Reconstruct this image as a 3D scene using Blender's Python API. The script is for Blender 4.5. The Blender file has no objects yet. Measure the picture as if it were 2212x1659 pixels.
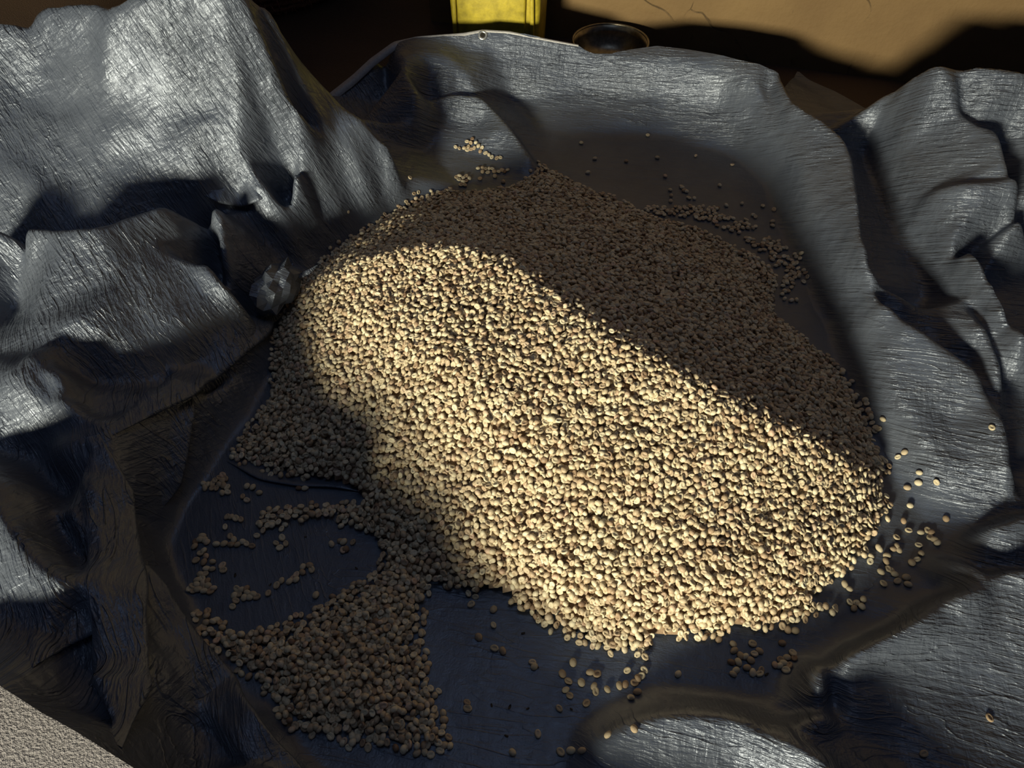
import bpy, bmesh, math, random
import numpy as np
from mathutils import Vector, Matrix

rng = np.random.default_rng(7)
random.seed(7)
scene = bpy.context.scene
COL = scene.collection

# ------------------------------------------------------------------ camera
CAM_H, PITCH, F, CX, CY = 0.90, math.radians(50.0), 1597.0, 1106.0, 829.5
cam_d = bpy.data.cameras.new('camera')
cam_d.sensor_width = 36.0
cam_d.lens = 36.0 * F / 2212.0
cam_d.clip_start = 0.02
cam = bpy.data.objects.new('camera', cam_d)
COL.objects.link(cam)
cam.location = (0, 0, CAM_H)
cam.rotation_euler = (math.pi / 2 - PITCH, 0, 0)
scene.camera = cam

# ------------------------------------------------------------------ light
w = bpy.data.worlds.new('room_air')
scene.world = w
w.use_nodes = True
bg = w.node_tree.nodes['Background']
bg.inputs[0].default_value = (0.48, 0.60, 1.0, 1)
bg.inputs[1].default_value = 0.030

LIGHT_AZ, LIGHT_EL, LIGHT_D = math.radians(28), math.radians(12.5), 4.2
def area(name, loc, target, size, power, color, size_y=None, spread=180):
    d = bpy.data.lights.new(name, 'AREA')
    d.energy = power
    d.color = color
    d.size = size
    if size_y:
        d.shape = 'RECTANGLE'
        d.size_y = size_y
    d.spread = math.radians(spread)
    o = bpy.data.objects.new(name, d)
    COL.objects.link(o)
    o.location = loc
    o.rotation_euler = (Vector(target) - Vector(loc)).to_track_quat('-Z', 'Y').to_euler()
    return o
tgt = Vector((0.1, 0.8, 0.08))
ldir = Vector((math.sin(LIGHT_AZ) * math.cos(LIGHT_EL), math.cos(LIGHT_AZ) * math.cos(LIGHT_EL), -math.sin(LIGHT_EL)))
area('daylight_from_opening', tgt - ldir * LIGHT_D, tgt, 0.85, 365, (1.0, 0.94, 0.69), 0.44)
area('soft_overhead_fill', (0.15, 0.75, 2.6), (-0.1, 0.8, 0), 1.2, 0.80, (0.55, 0.72, 1.0), 1.0, 80)  # added bluish fill from above, no such source is seen

scene.view_settings.view_transform = 'Standard'
scene.view_settings.look = 'None'
scene.view_settings.exposure = 0.0
scene.view_settings.gamma = 1.0
scene.view_settings.use_curve_mapping = False

# ------------------------------------------------------------------ helpers
def P(u, v, z=0.0):
    """pixel + height above the floor -> world point"""
    dx, dy = (u - CX) / F, (CY - v) / F
    c, s = math.cos(PITCH), math.sin(PITCH)
    d = (dx, c + s * dy, -s + c * dy)
    t = (CAM_H - z) / -d[2]
    return np.array([d[0] * t, d[1] * t, z])

def tag(o, label=None, cat=None, group=None, kind=None):
    if label: o['label'] = label
    if cat: o['category'] = cat
    if group: o['group'] = group
    if kind: o['kind'] = kind
    return o

def link(name, me, mat, parent=None):
    o = bpy.data.objects.new(name, me)
    COL.objects.link(o)
    if mat: me.materials.append(mat)
    if parent: o.parent = parent
    return o

def empty(name, loc=(0, 0, 0), rz=0):
    o = bpy.data.objects.new(name, None)
    COL.objects.link(o)
    o.location = loc
    o.rotation_euler = (0, 0, rz)
    o.empty_display_size = 0.05
    return o

def mesh_np(name, verts, faces, smooth=True):
    """faces: (n,3) or (n,4) int array"""
    me = bpy.data.meshes.new(name)
    verts = np.asarray(verts, np.float32)
    faces = np.asarray(faces, np.int32)
    n, k = faces.shape
    me.vertices.add(len(verts))
    me.vertices.foreach_set('co', verts.ravel())
    me.loops.add(n * k)
    me.loops.foreach_set('vertex_index', faces.ravel())
    me.polygons.add(n)
    me.polygons.foreach_set('loop_start', np.arange(0, n * k, k, dtype=np.int32))
    me.polygons.foreach_set('loop_total', np.full(n, k, np.int32))
    me.update(calc_edges=True)
    me.polygons.foreach_set('use_smooth', np.full(n, smooth))
    me.validate()
    return me

def bm_mesh(name, bm, smooth=True):
    me = bpy.data.meshes.new(name)
    bmesh.ops.recalc_face_normals(bm, faces=bm.faces)
    bm.to_mesh(me)
    bm.free()
    if smooth:
        me.polygons.foreach_set('use_smooth', [True] * len(me.polygons))
    return me

def hash2(ix, iy, seed):
    h = (ix.astype(np.int64) * 374761393 + iy.astype(np.int64) * 668265263 + seed * 974634777) & 0xffffffff
    h = ((h ^ (h >> 13)) * 1274126177) & 0xffffffff
    return ((h ^ (h >> 16)) & 0xffff) / 65535.0

def vnoise(x, y, seed=0):
    ix, iy = np.floor(x).astype(np.int64), np.floor(y).astype(np.int64)
    fx, fy = x - ix, y - iy
    fx, fy = fx * fx * fx * (fx * (fx * 6 - 15) + 10), fy * fy * fy * (fy * (fy * 6 - 15) + 10)
    a, b = hash2(ix, iy, seed), hash2(ix + 1, iy, seed)
    c, d = hash2(ix, iy + 1, seed), hash2(ix + 1, iy + 1, seed)
    return (a + (b - a) * fx) * (1 - fy) + (c + (d - c) * fx) * fy

def fbm(x, y, seed=0, octv=3):
    s, a, t = 0, 1.0, 0
    for i in range(octv):
        s = s + a * vnoise(x * 2 ** i, y * 2 ** i, seed + i * 17)
        t += a
        a *= 0.5
    return s / t

def inside(poly, X, Y):
    r = np.zeros(X.shape, bool)
    n = len(poly)
    for i in range(n):
        x1, y1 = poly[i]
        x2, y2 = poly[(i + 1) % n]
        c = (y1 > Y) != (y2 > Y)
        r ^= c & (X < (x2 - x1) * (Y - y1) / ((y2 - y1) or 1e-12) + x1)
    return r

def near_on(poly, pts, closed=True):
    """nearest point on polyline and distance for each pt"""
    best = np.full(len(pts), 1e9)
    out = pts.copy()
    n = len(poly)
    for i in range(n if closed else n - 1):
        a, b = np.array(poly[i]), np.array(poly[(i + 1) % n])
        ab = b - a
        t = np.clip(((pts - a) @ ab) / max(ab @ ab, 1e-12), 0, 1)
        q = a + t[:, None] * ab
        d = np.hypot(*(pts - q).T)
        m = d < best
        best[m] = d[m]
        out[m] = q[m]
    return out, best

# ------------------------------------------------------------------ materials
class Nodes:
    def __init__(self, name):
        self.m = bpy.data.materials.new(name)
        self.m.use_nodes = True
        self.t = self.m.node_tree
        self.b = self.t.nodes['Principled BSDF']
    def n(self, typ, **kw):
        nd = self.t.nodes.new(typ)
        for k, v in kw.items():
            if k.startswith('_'):
                nd.inputs[k[1:].replace('_', ' ')].default_value = v
            else:
                setattr(nd, k, v)
        return nd
    def l(self, a, b): self.t.links.new(a, b)
    def coord(self, scale=(1, 1, 1), rot=(0, 0, 0)):
        c = self.n('ShaderNodeTexCoord')
        mp = self.n('ShaderNodeMapping')
        mp.inputs['Scale'].default_value = scale
        mp.inputs['Rotation'].default_value = rot
        self.l(c.outputs['Object'], mp.inputs['Vector'])
        return mp.outputs['Vector']
    def turned(self, along, across, rz):
        c = self.n('ShaderNodeTexCoord')
        mp = self.n('ShaderNodeMapping', vector_type='TEXTURE')
        mp.inputs['Scale'].default_value = (1 / along, 1 / across, 1 / across)
        mp.inputs['Rotation'].default_value = (0, 0, rz)
        self.l(c.outputs['Object'], mp.inputs['Vector'])
        return mp.outputs['Vector']
    def noise(self, vec, scale, detail=3, rough=0.5, dist=0.0):
        nd = self.n('ShaderNodeTexNoise')
        nd.inputs['Scale'].default_value = scale
        nd.inputs['Detail'].default_value = detail
        nd.inputs['Roughness'].default_value = rough
        nd.inputs['Distortion'].default_value = dist
        self.l(vec, nd.inputs['Vector'])
        return nd.outputs['Fac']
    def ramp(self, fac, stops):
        r = self.n('ShaderNodeValToRGB')
        e = r.color_ramp.elements
        while len(e) < len(stops): e.new(0.5)
        for el, (p, c) in zip(e, stops):
            el.position = p
            el.color = (*c, 1) if len(c) == 3 else c
        self.l(fac, r.inputs[0])
        return r.outputs[0]
    def math(self, op, a, b=None):
        nd = self.n('ShaderNodeMath', operation=op)
        for i, x in enumerate((a, b)):
            if x is None: continue
            if isinstance(x, (int, float)): nd.inputs[i].default_value = x
            else: self.l(x, nd.inputs[i])
        return nd.outputs[0]
    def bump(self, h, dist, strength=1.0, prev=None):
        nd = self.n('ShaderNodeBump')
        nd.inputs['Distance'].default_value = dist
        nd.inputs['Strength'].default_value = strength
        self.l(h, nd.inputs['Height'])
        if prev is not None: self.l(prev, nd.inputs['Normal'])
        return nd.outputs['Normal']

def mat_simple(name, color, rough=0.5, metal=0.0, var=0.25, scale=30, bump=0.001):
    g = Nodes(name)
    v = g.coord()
    f = g.noise(v, scale, 4, 0.6)
    lo = tuple(c * (1 - var) for c in color)
    hi = tuple(min(1, c * (1 + var)) for c in color)
    g.l(g.ramp(f, [(0.3, lo), (0.7, hi)]), g.b.inputs['Base Color'])
    g.b.inputs['Roughness'].default_value = rough
    g.b.inputs['Metallic'].default_value = metal
    if bump:
        g.l(g.bump(f, bump), g.b.inputs['Normal'])
    return g.m

def mat_tarp():
    g = Nodes('silver_grey_tarpaulin')
    va = g.coord((1, 1, 1), (0, 0, math.radians(-6)))
    c = g.n('ShaderNodeTexCoord')
    def along(vec):
        nd = g.n('ShaderNodeVectorMath', operation='DOT_PRODUCT')
        g.l(c.outputs['Object'], nd.inputs[0])
        nd.inputs[1].default_value = vec
        return nd.outputs['Value']
    def streaks(ang, sa, sc, seed):
        """crinkles drawn out along one direction of the sheet (x across the scene, q up its slopes)"""
        ca, sn = math.cos(ang), math.sin(ang)
        cb = g.n('ShaderNodeCombineXYZ')
        g.l(along((ca * sa, 0.7 * sn * sa, 0.7 * sn * sa)), cb.inputs[0])
        g.l(along((-sn * sc, 0.7 * ca * sc, 0.7 * ca * sc)), cb.inputs[1])
        cb.inputs[2].default_value = seed
        return cb.outputs[0]
    sep = g.n('ShaderNodeSeparateXYZ')
    g.l(c.outputs['Object'], sep.inputs[0])
    side = g.n('ShaderNodeMapRange')
    side.inputs['From Min'].default_value = -0.30
    side.inputs['From Max'].default_value = -0.20
    g.l(sep.outputs['X'], side.inputs['Value'])
    def blend(a, b):
        mix = g.n('ShaderNodeMix')
        g.l(side.outputs[0], mix.inputs[0])
        g.l(a, mix.inputs[2])
        g.l(b, mix.inputs[3])
        return mix.outputs[0]
    L, Rr = math.radians(-58), math.radians(-7)
    fine = blend(g.noise(streaks(L, 48, 210, 3.1), 1.0, 3, 0.6, 0.5), g.noise(streaks(Rr, 42, 210, 7.7), 1.0, 3, 0.6, 0.5))
    cross = blend(g.noise(streaks(L + 1.45, 40, 150, 5.3), 1.0, 2, 0.5, 0.6), g.noise(streaks(Rr + 1.5, 40, 130, 8.8), 1.0, 2, 0.5, 0.6))
    long_ = blend(g.noise(streaks(L, 9, 60, 1.4), 1.0, 2, 0.5, 0.6), g.noise(streaks(Rr, 7, 60, 2.4), 1.0, 2, 0.5, 0.6))
    crease = g.ramp(long_, [(0.40, (0,) * 3), (0.485, (0.35,) * 3), (0.50, (1,) * 3), (0.515, (0.35,) * 3), (0.60, (0,) * 3)])
    taut = g.n('ShaderNodeMapRange')        # pressed flat where it lies on the floor, crinkled where it is gathered up
    taut.inputs['From Min'].default_value = 0.006
    taut.inputs['From Max'].default_value = 0.04
    taut.inputs['To Min'].default_value = 0.22
    g.l(sep.outputs['Z'], taut.inputs['Value'])
    amount = g.math('MULTIPLY', taut.outputs[0], g.ramp(g.noise(va, 9, 3, 0.6), [(0.35, (0.25,) * 3), (0.65, (1.0,) * 3)]))
    crumple = g.noise(va, 60, 4, 0.6, 0.8)
    weave = g.noise(va, 420, 2, 0.5)
    nrm = g.bump(crumple, 0.003, 0.22)
    nrm = g.bump(g.math('MULTIPLY', fine, amount), 0.0060, 0.9, nrm)
    nrm = g.bump(g.math('MULTIPLY', cross, amount), 0.0035, 0.6, nrm)
    nrm = g.bump(g.math('MULTIPLY', crease, amount), 0.0022, 0.9, nrm)
    nrm = g.bump(weave, 0.0006, 0.4, nrm)
    g.l(nrm, g.b.inputs['Normal'])
    blot = g.noise(va, 7, 4, 0.6)
    g.l(g.ramp(blot, [(0.3, (0.082, 0.096, 0.134)), (0.7, (0.116, 0.132, 0.172))]), g.b.inputs['Base Color'])
    g.b.inputs['Metallic'].default_value = 0.36
    g.l(g.ramp(crumple, [(0.3, (0.35,) * 3), (0.7, (0.47,) * 3)]), g.b.inputs['Roughness'])
    return g.m

def mat_bean(per_vertex):
    g = Nodes('parchment_coffee_bean' if per_vertex else 'loose_parchment_coffee_bean')
    if per_vertex:
        a = g.n('ShaderNodeAttribute', attribute_name='tint')
        fac = a.outputs['Fac']
    else:
        fac = g.n('ShaderNodeObjectInfo').outputs['Random']
    col = g.ramp(fac, [(0.0, (0.20, 0.12, 0.075)), (0.04, (0.40, 0.28, 0.18)), (0.25, (0.48, 0.375, 0.255)),
                       (0.6, (0.60, 0.50, 0.345)), (0.9, (0.70, 0.62, 0.455)), (1.0, (0.58, 0.40, 0.29))])
    v = g.coord()
    f = g.noise(v, 500, 3, 0.6)
    mx = g.n('ShaderNodeMix', data_type='RGBA', blend_type='MULTIPLY')
    mx.inputs[0].default_value = 0.5
    g.l(col, mx.inputs[6])
    g.l(g.ramp(f, [(0.3, (0.6, 0.56, 0.5)), (0.65, (1, 1, 1))]), mx.inputs[7])
    g.l(mx.outputs[2], g.b.inputs['Base Color'])
    g.b.inputs['Roughness'].default_value = 0.55
    g.l(g.bump(f, 0.0006, 0.6), g.b.inputs['Normal'])
    return g.m

def mat_floor():
    g = Nodes('rough_grey_brown_floor')
    v = g.coord()
    big = g.noise(v, 3, 4)
    fine = g.noise(v, 260, 3, 0.65)
    c = g.n('ShaderNodeTexCoord')
    sep = g.n('ShaderNodeSeparateXYZ')
    g.l(c.outputs['Object'], sep.inputs[0])
    mr = g.n('ShaderNodeMapRange')          # grey at the front, turning dark brown towards the back
    mr.inputs['From Min'].default_value = 0.8
    mr.inputs['From Max'].default_value = 1.0
    g.l(sep.outputs['Y'], mr.inputs['Value'])
    mx = g.n('ShaderNodeMix', data_type='RGBA')
    g.l(mr.outputs[0], mx.inputs[0])
    g.l(g.ramp(fine, [(0.3, (0.17, 0.155, 0.165)), (0.7, (0.33, 0.305, 0.325))]), mx.inputs[6])
    g.l(g.ramp(big, [(0.3, (0.045, 0.024, 0.014)), (0.7, (0.08, 0.045, 0.026))]), mx.inputs[7])
    g.l(mx.outputs[2], g.b.inputs['Base Color'])
    g.b.inputs['Roughness'].default_value = 0.75
    g.l(g.bump(fine, 0.006, 0.8), g.b.inputs['Normal'])
    return g.m

def mat_wall():
    g = Nodes('ochre_earth_plaster')
    v = g.coord()
    big = g.noise(v, 4, 5, 0.6)
    fine = g.noise(v, 90, 4, 0.6)
    # hairline cracks: edges of a coarse distorted voronoi, broken up by noise
    dn = g.n('ShaderNodeTexNoise')
    dn.inputs['Scale'].default_value = 9
    g.l(v, dn.inputs['Vector'])
    ad = g.n('ShaderNodeVectorMath', operation='MULTIPLY_ADD')
    g.l(dn.outputs['Color'], ad.inputs[0])
    ad.inputs[1].default_value = (0.12, 0.12, 0.12)
    g.l(v, ad.inputs[2])
    vo = g.n('ShaderNodeTexVoronoi', feature='DISTANCE_TO_EDGE')
    vo.inputs['Scale'].default_value = 4.2
    g.l(ad.outputs[0], vo.inputs['Vector'])
    crack = g.ramp(vo.outputs['Distance'], [(0.0, (0, 0, 0)), (0.012, (1, 1, 1))])
    gate = g.ramp(big, [(0.50, (1, 1, 1)), (0.56, (0, 0, 0))])
    cr = g.math('MAXIMUM', crack, gate)
    base = g.ramp(big, [(0.25, (0.125, 0.073, 0.030)), (0.75, (0.19, 0.119, 0.050))])
    mx = g.n('ShaderNodeMix', data_type='RGBA', blend_type='MULTIPLY')
    mx.inputs[0].default_value = 0.7
    g.l(base, mx.inputs[6])
    g.l(cr, mx.inputs[7])
    g.l(mx.outputs[2], g.b.inputs['Base Color'])
    g.b.inputs['Roughness'].default_value = 0.85
    n1 = g.bump(fine, 0.003, 0.6)
    n1 = g.bump(big, 0.02, 0.6, n1)
    g.l(g.bump(cr, 0.003, 0.6, n1), g.b.inputs['Normal'])
    return g.m

M_TARP = mat_tarp()
M_BEAN_S = mat_bean(True)
M_BEAN = mat_bean(False)
M_FLOOR = mat_floor()
M_WALL = mat_wall()
M_HEM = mat_simple('pale_hem_tape', (0.38, 0.37, 0.38), 0.5, 0.2, 0.15, 200, 0.0005)
M_STEEL = mat_simple('bright_eyelet_metal', (0.80, 0.78, 0.72), 0.3, 0.9, 0.1, 100, 0)
M_YEL = mat_simple('yellow_plastic', (0.42, 0.33, 0.028), 0.5, 0.0, 0.35, 40, 0.001)
M_YELD = mat_simple('yellow_plastic_cap', (0.50, 0.34, 0.02), 0.45, 0.0, 0.2, 40, 0)
M_PAN = mat_simple('dark_used_metal', (0.22, 0.19, 0.145), 0.32, 0.85, 0.4, 60, 0.0004)
M_REED = mat_simple('dark_brown_reed', (0.15, 0.065, 0.04), 0.8, 0.0, 0.5, 120, 0.001)

# ------------------------------------------------------------------ floor and walls
def slab(name, pts, mat, n=None):
    bm = bmesh.new()
    vs = [bm.verts.new(p) for p in pts]
    bm.faces.new(vs)
    o = link(name, bm_mesh(name, bm, False), mat)
    return tag(o, kind='structure')

def box_mesh(name, size, center=(0, 0, 0)):
    bm = bmesh.new()
    bmesh.ops.create_cube(bm, size=1)
    for v in bm.verts:
        v.co = Vector([v.co[i] * size[i] + center[i] for i in range(3)])
    return bm_mesh(name, bm, False)

fl = link('floor', box_mesh('floor', (6.0, 6.4, 0.10), (0, 0.6, -0.05)), M_FLOOR)
tag(fl, kind='structure')
# right-hand plaster wall: its foot runs through two points seen in the photo
wa, wb = P(1650, 137)[:2], P(1930, 173)[:2]
wd = (wb - wa) / np.linalg.norm(wb - wa)
w0 = wa - wd * ((wa[0] + 0.22) / wd[0])          # left end at x = -0.22
w1 = wa + wd * ((2.6 - wa[0]) / wd[0])
def wall(name, a, b, h=2.4, th=0.18):
    a, b = np.array(a), np.array(b)
    L = np.linalg.norm(b - a)
    me = box_mesh(name, (L, th, h), (L / 2, th / 2, h / 2))
    o = link(name, me, M_WALL)
    o.location = (a[0], a[1], 0)
    o.rotation_euler = (0, 0, math.atan2(b[1] - a[1], b[0] - a[0]))
    return tag(o, kind='structure')
wall('wall_right', w0, w1)
wall('wall_back', (-2.8, 3.0), (-0.05, 3.0))

# ------------------------------------------------------------------ tarpaulin: sheet draped over feature lines
GX0, GX1, GY0, GY1, GS = -1.5, 1.62, -0.42, 1.96, 0.006
NX, NY = int((GX1 - GX0) / GS) + 1, int((GY1 - GY0) / GS) + 1
gx = GX0 + GS * np.arange(NX)
gy = GY0 + GS * np.arange(NY)
X, Y = np.meshgrid(gx, gy)          # [iy, ix]

csum = np.zeros((NY, NX))
ccnt = np.zeros((NY, NX))
def put(xyz, wgt=1.0):
    ix = np.rint((xyz[:, 0] - GX0) / GS).astype(int)
    iy = np.rint((xyz[:, 1] - GY0) / GS).astype(int)
    ok = (ix >= 0) & (ix < NX) & (iy >= 0) & (iy < NY)
    np.add.at(csum, (iy[ok], ix[ok]), xyz[ok, 2] * wgt)
    np.add.at(ccnt, (iy[ok], ix[ok]), wgt)

def densify(pts, step=0.004):  # points along a polyline
    out = []
    for a, b in zip(pts[:-1], pts[1:]):
        n = max(1, int(np.linalg.norm(b - a) / step))
        for k in range(n):
            out.append(a + (b - a) * k / n)
    out.append(pts[-1])
    return np.array(out)

LS = -1      # marks the left-hand side, whose heights follow one common scale
def lscale(v): return 0.62 + 0.22 * min(1, max(0, (v - 560) / 450)) + 0.20 * min(1, max(0, (400 - v) / 340))
FEAT = []
def line(pts, back=None, k=1.0):
    """feature line of the cloth through pixels with heights; back=(distance, drop): the cloth falls away behind it"""
    w3 = [P(u, v, z * (lscale(v) if k < 0 else k)) for u, v, z in pts]
    FEAT.append(np.array(w3))
    d = densify(w3)
    put(d)
    if back and back[1] > 0:
        c = np.array(w3)
        c[:, :2] *= 1 + back[0] / np.linalg.norm(c[:, :2], axis=1)[:, None]
        c[:, 2] = np.maximum(c[:, 2] - back[1], 0.004)
        FEAT.append(c)
    if back:
        h = d[:, :2] / np.linalg.norm(d[:, :2], axis=1)[:, None]
        b = d.copy()
        b[:, :2] += h * back[0]
        b[:, 2] = np.maximum(b[:, 2] - back[1], 0.004)
        put(b, 0.5)

def wline(pts):
    FEAT.append(np.array([tuple(p) for p in pts], float))
    put(densify([np.array(p, float) for p in pts]))

# flat interior on the floor
INNER = [(880, 440), (1000, 405), (1120, 412), (1190, 385), (1250, 300), (1450, 300), (1600, 345), (1665, 400), (1700, 500),
         (1750, 600), (1800, 700), (1835, 800), (1865, 900), (1930, 1010), (1990, 1100), (1960, 1210), (1870, 1290), (1775, 1365),
         (1715, 1430), (1690, 1510), (1600, 1530), (1400, 1500), (1260, 1580), (1230, 1720), (720, 1720), (640, 1640), (560, 1545),
         (480, 1450), (420, 1365), (370, 1280), (330, 1190), (375, 1095), (430, 1025), (475, 960), (525, 900), (560, 830), (585, 740),
         (640, 655), (700, 560), (785, 492), (850, 452)]
inner_w = [tuple(P(u, v)[:2]) for u, v in INNER]
inn = inside(inner_w, X, Y)

# rear rim with the hem and eyelet
RIM = [(712, 203, 0.047), (760, 165, 0.074), (800, 128, 0.102), (850, 92, 0.130), (900, 80, 0.135), (1000, 69, 0.140), (1043, 62, 0.144),
       (1100, 64, 0.144), (1180, 74, 0.140), (1250, 88, 0.130), (1320, 112, 0.116), (1360, 107, 0.116), (1420, 98, 0.126),
       (1480, 105, 0.130), (1560, 119, 0.135), (1640, 138, 0.135), (1695, 158, 0.130)]
line(RIM)
def beyond(pts, off):
    """carry the height of a free edge a little past the cut, so that smoothing does not sink it"""
    for k in (0.5, 1.0):
        wline([P(u, v, z) + np.array([off[0] * k, off[1] * k, 0]) for u, v, z in pts])
beyond(RIM[2:], (-0.004, 0.03))
line([(1100, 190, .045), (1250, 200, .04), (1420, 210, .05), (1560, 230, .055)])
line([(1330, 128, .105), (1450, 125, .12), (1560, 150, .12), (1650, 200, .11)])
line([(1000, 108, .108), (1060, 112, .104), (1200, 120, .098), (1290, 126, .095)])
# right rim: crest
line([(1695, 158, .14), (1706, 182, .145), (1722, 215, .14), (1765, 245, .135), (1800, 268, .135), (1830, 293, .135), (1848, 330, .13),
      (1856, 380, .125), (1866, 440, .125), (1872, 505, .125), (1880, 543, .125), (1900, 578, .115), (1950, 636, .085), (1990, 668, .06)], (0.05, 0.09))
line([(1655, 210, .09), (1690, 290, .08), (1730, 370, .075), (1765, 460, .07), (1800, 540, .07), (1830, 640, .07), (1870, 720, .06), (1910, 800, .055), (1960, 900, .045), (2030, 1000, .04)])
# sheet lying low behind the right rim
line([(1720, 172, .012), (1800, 205, .01), (1866, 238, .01)])
line([(1800, 235, .01), (1850, 262, .012), (1868, 300, .02)])
# second ridge and valleys
line([(1880, 600, .10), (1908, 648, .10), (1960, 690, .10), (2040, 746, .095), (2100, 786, .09), (2128, 818, .09), (2145, 880, .08), (2160, 950, .075), (2180, 1015, .065)], (0.035, 0.05))
line([(1868, 335, .03), (1900, 420, .03), (1950, 520, .03), (2010, 622, .025), (2060, 700, .02), (2110, 768, .025), (2150, 830, .035)])
# right-hand fold
line([(1876, 250, .05), (1890, 228, .09), (1930, 190, .16), (1970, 158, .21), (2012, 135, .24), (2060, 129, .245), (2100, 131, .25), (2160, 138, .25), (2230, 152, .25), (2330, 175, .25)], (0.10, 0.22))
line([(2034, 146, .24), (2071, 186, .215), (2071, 240, .19), (2108, 272, .185), (2166, 287, .19)], (0.03, 0.02))
line([(2105, 200, .13), (2140, 205, .10), (2180, 215, .09), (2230, 235, .09)])
line([(2150, 530, .07), (2190, 560, .04), (2240, 600, .03)])
line([(2166, 287, .19), (2180, 330, .185), (2188, 350, .18), (2200, 380, .18), (2230, 430, .17)], (0.04, 0.09))
line([(1950, 330, .105), (1990, 420, .095), (2020, 490, .09), (2055, 560, .088), (2090, 640, .08), (2130, 720, .075), (2160, 780, .07)])
line([(2020, 392, .14), (2090, 388, .16), (2212, 398, .16)])
line([(2040, 408, .125), (2100, 405, .14), (2212, 410, .14)])
line([(2110, 508, .15), (2130, 535, .152), (2150, 560, .155), (2190, 640, .145), (2230, 700, .14)], (0.05, 0.11))
line([(2056, 552, .089), (2080, 495, .112), (2130, 428, .145)])
line([(2130, 700, .10), (2175, 800, .095), (2185, 900, .09), (2195, 1000, .085), (2225, 1060, .075)], (0.03, 0.05))
line([(2250, 880, .02), (2260, 980, .02)])
line([(2050, 900, .05), (2120, 1000, .055), (2170, 1060, .05)])
# lower right bulge
line([(2260, 1085, .03), (2180, 1090, .025), (2110, 1140, .018), (2050, 1200, .01)])
line([(2300, 1100, .075), (2212, 1110, .075), (2150, 1122, .07), (2122, 1150, .055)], (0.03, 0.04))
line([(2130, 1190, .045), (2212, 1200, .055)])
line([(2300, 1222, .10), (2212, 1221, .095), (2130, 1218, .085), (2124, 1250, .075), (2060, 1275, .075), (2018, 1291, .075), (1960, 1335, .07), (1900, 1370, .065),
      (1855, 1390, .065), (1800, 1425, .06), (1776, 1450, .06), (1786, 1495, .062), (1792, 1538, .064), (1745, 1556, .055), (1700, 1560, .05), (1650, 1575, .04)], (0.028, 0.06))
line([(2062, 1362, .055), (2035, 1320, .05)])
line([(2212, 1250, .07), (2140, 1262, .06)])
line([(2300, 1400, .065), (2150, 1400, .048), (2000, 1420, .037), (1880, 1450, .032), (1815, 1470, .04)])
line([(2300, 1480, .055), (2100, 1490, .035), (1950, 1510, .028), (1835, 1530, .035)])
line([(1820, 1560, .022), (1880, 1600, .02), (1960, 1659, .02), (2000, 1720, .02)])
line([(2300, 1560, .05), (2120, 1590, .035), (2040, 1640, .03), (2030, 1720, .025)])
line([(1270, 1600, .022), (1330, 1568, .034), (1400, 1548, .04), (1470, 1540, .045), (1560, 1543, .05), (1620, 1560, .055), (1690, 1590, .068), (1760, 1630, .078), (1800, 1670, .085), (1850, 1730, .09)], (0.03, 0.04))
line([(1430, 1508, .016), (1480, 1520, .022), (1520, 1528, .028)], (0.015, 0.014))
line([(1300, 1720, .012), (1450, 1710, .012), (1600, 1725, .012), (1720, 1760, .012)])

# left: outer wall of the sheet, top edge towards the bare floor
BL = [(-230, 1330, .165), (-100, 1415, .195), (0, 1482, .225), (60, 1521, .238), (150, 1571, .248), (220, 1616, .243), (280, 1659, .23), (340, 1712, .20)]
line(BL, None, 1.0)
beyond(BL, (-0.016, -0.032))
fr = [np.array(P(340, 1712, .20)), np.array([-0.22, 0.06, .145]), np.array([-0.05, -0.02, .105]), np.array([0.15, -0.04, .09]), np.array([0.36, -0.06, .125]), np.array([0.7, -0.05, .12]), np.array([1.0, 0.0, .10])]
wline(fr)
line([(213, 908, .158), (240, 932, .15), (270, 1020, .128), (289, 1100, .116), (297, 1180, .110), (312, 1300, .106), (322, 1400, .108), (323, 1480, .108), (318, 1560, .112), (335, 1659, .108), (350, 1740, .105)])
line([(270, 948, .126), (298, 1010, .098), (318, 1075, .078), (336, 1140, .056)])
line([(328, 1240, .068), (346, 1330, .056), (362, 1400, .046), (364, 1480, .042), (376, 1560, .040), (410, 1640, .036), (430, 1720, .034)])
line([(304, 1168, .102), (345, 1240, .080), (394, 1322, .068), (444, 1392, .060), (502, 1462, .052), (546, 1532, .048), (563, 1562, .046), (613, 1604, .040), (682, 1665, .042)])
line([(430, 1560, .030), (480, 1605, .026), (530, 1655, .024)])
# lit crest at the left edge, dark gap behind it
line([(-60, 1045, .26), (0, 1095, .25), (60, 1176, .24), (130, 1247, .225), (200, 1285, .19), (312, 1300, .126)], None, LS)
line([(-60, 960, .17), (0, 985, .15), (80, 1002, .125), (150, 1082, .105), (192, 1180, .105), (218, 1245, .125)], None, LS)
line([(-60, 1010, .25), (30, 1030, .235), (110, 1090, .22), (165, 1170, .20), (205, 1250, .185)], None, LS)
line([(130, 1250, .225), (112, 1380, .195), (92, 1500, .205), (80, 1530, .25)], None, LS)
line([(185, 1320, .165), (172, 1440, .155), (165, 1560, .19)], None, LS)
line([(255, 1325, .158), (252, 1450, .155), (240, 1570, .175)], None, LS)
line([(290, 1420, .124), (290, 1540, .128)])
line([(0, 1300, .205), (60, 1350, .195)], None, LS)
line([(120, 970, .18), (200, 1010, .17), (240, 1090, .155)], None, LS)
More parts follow.
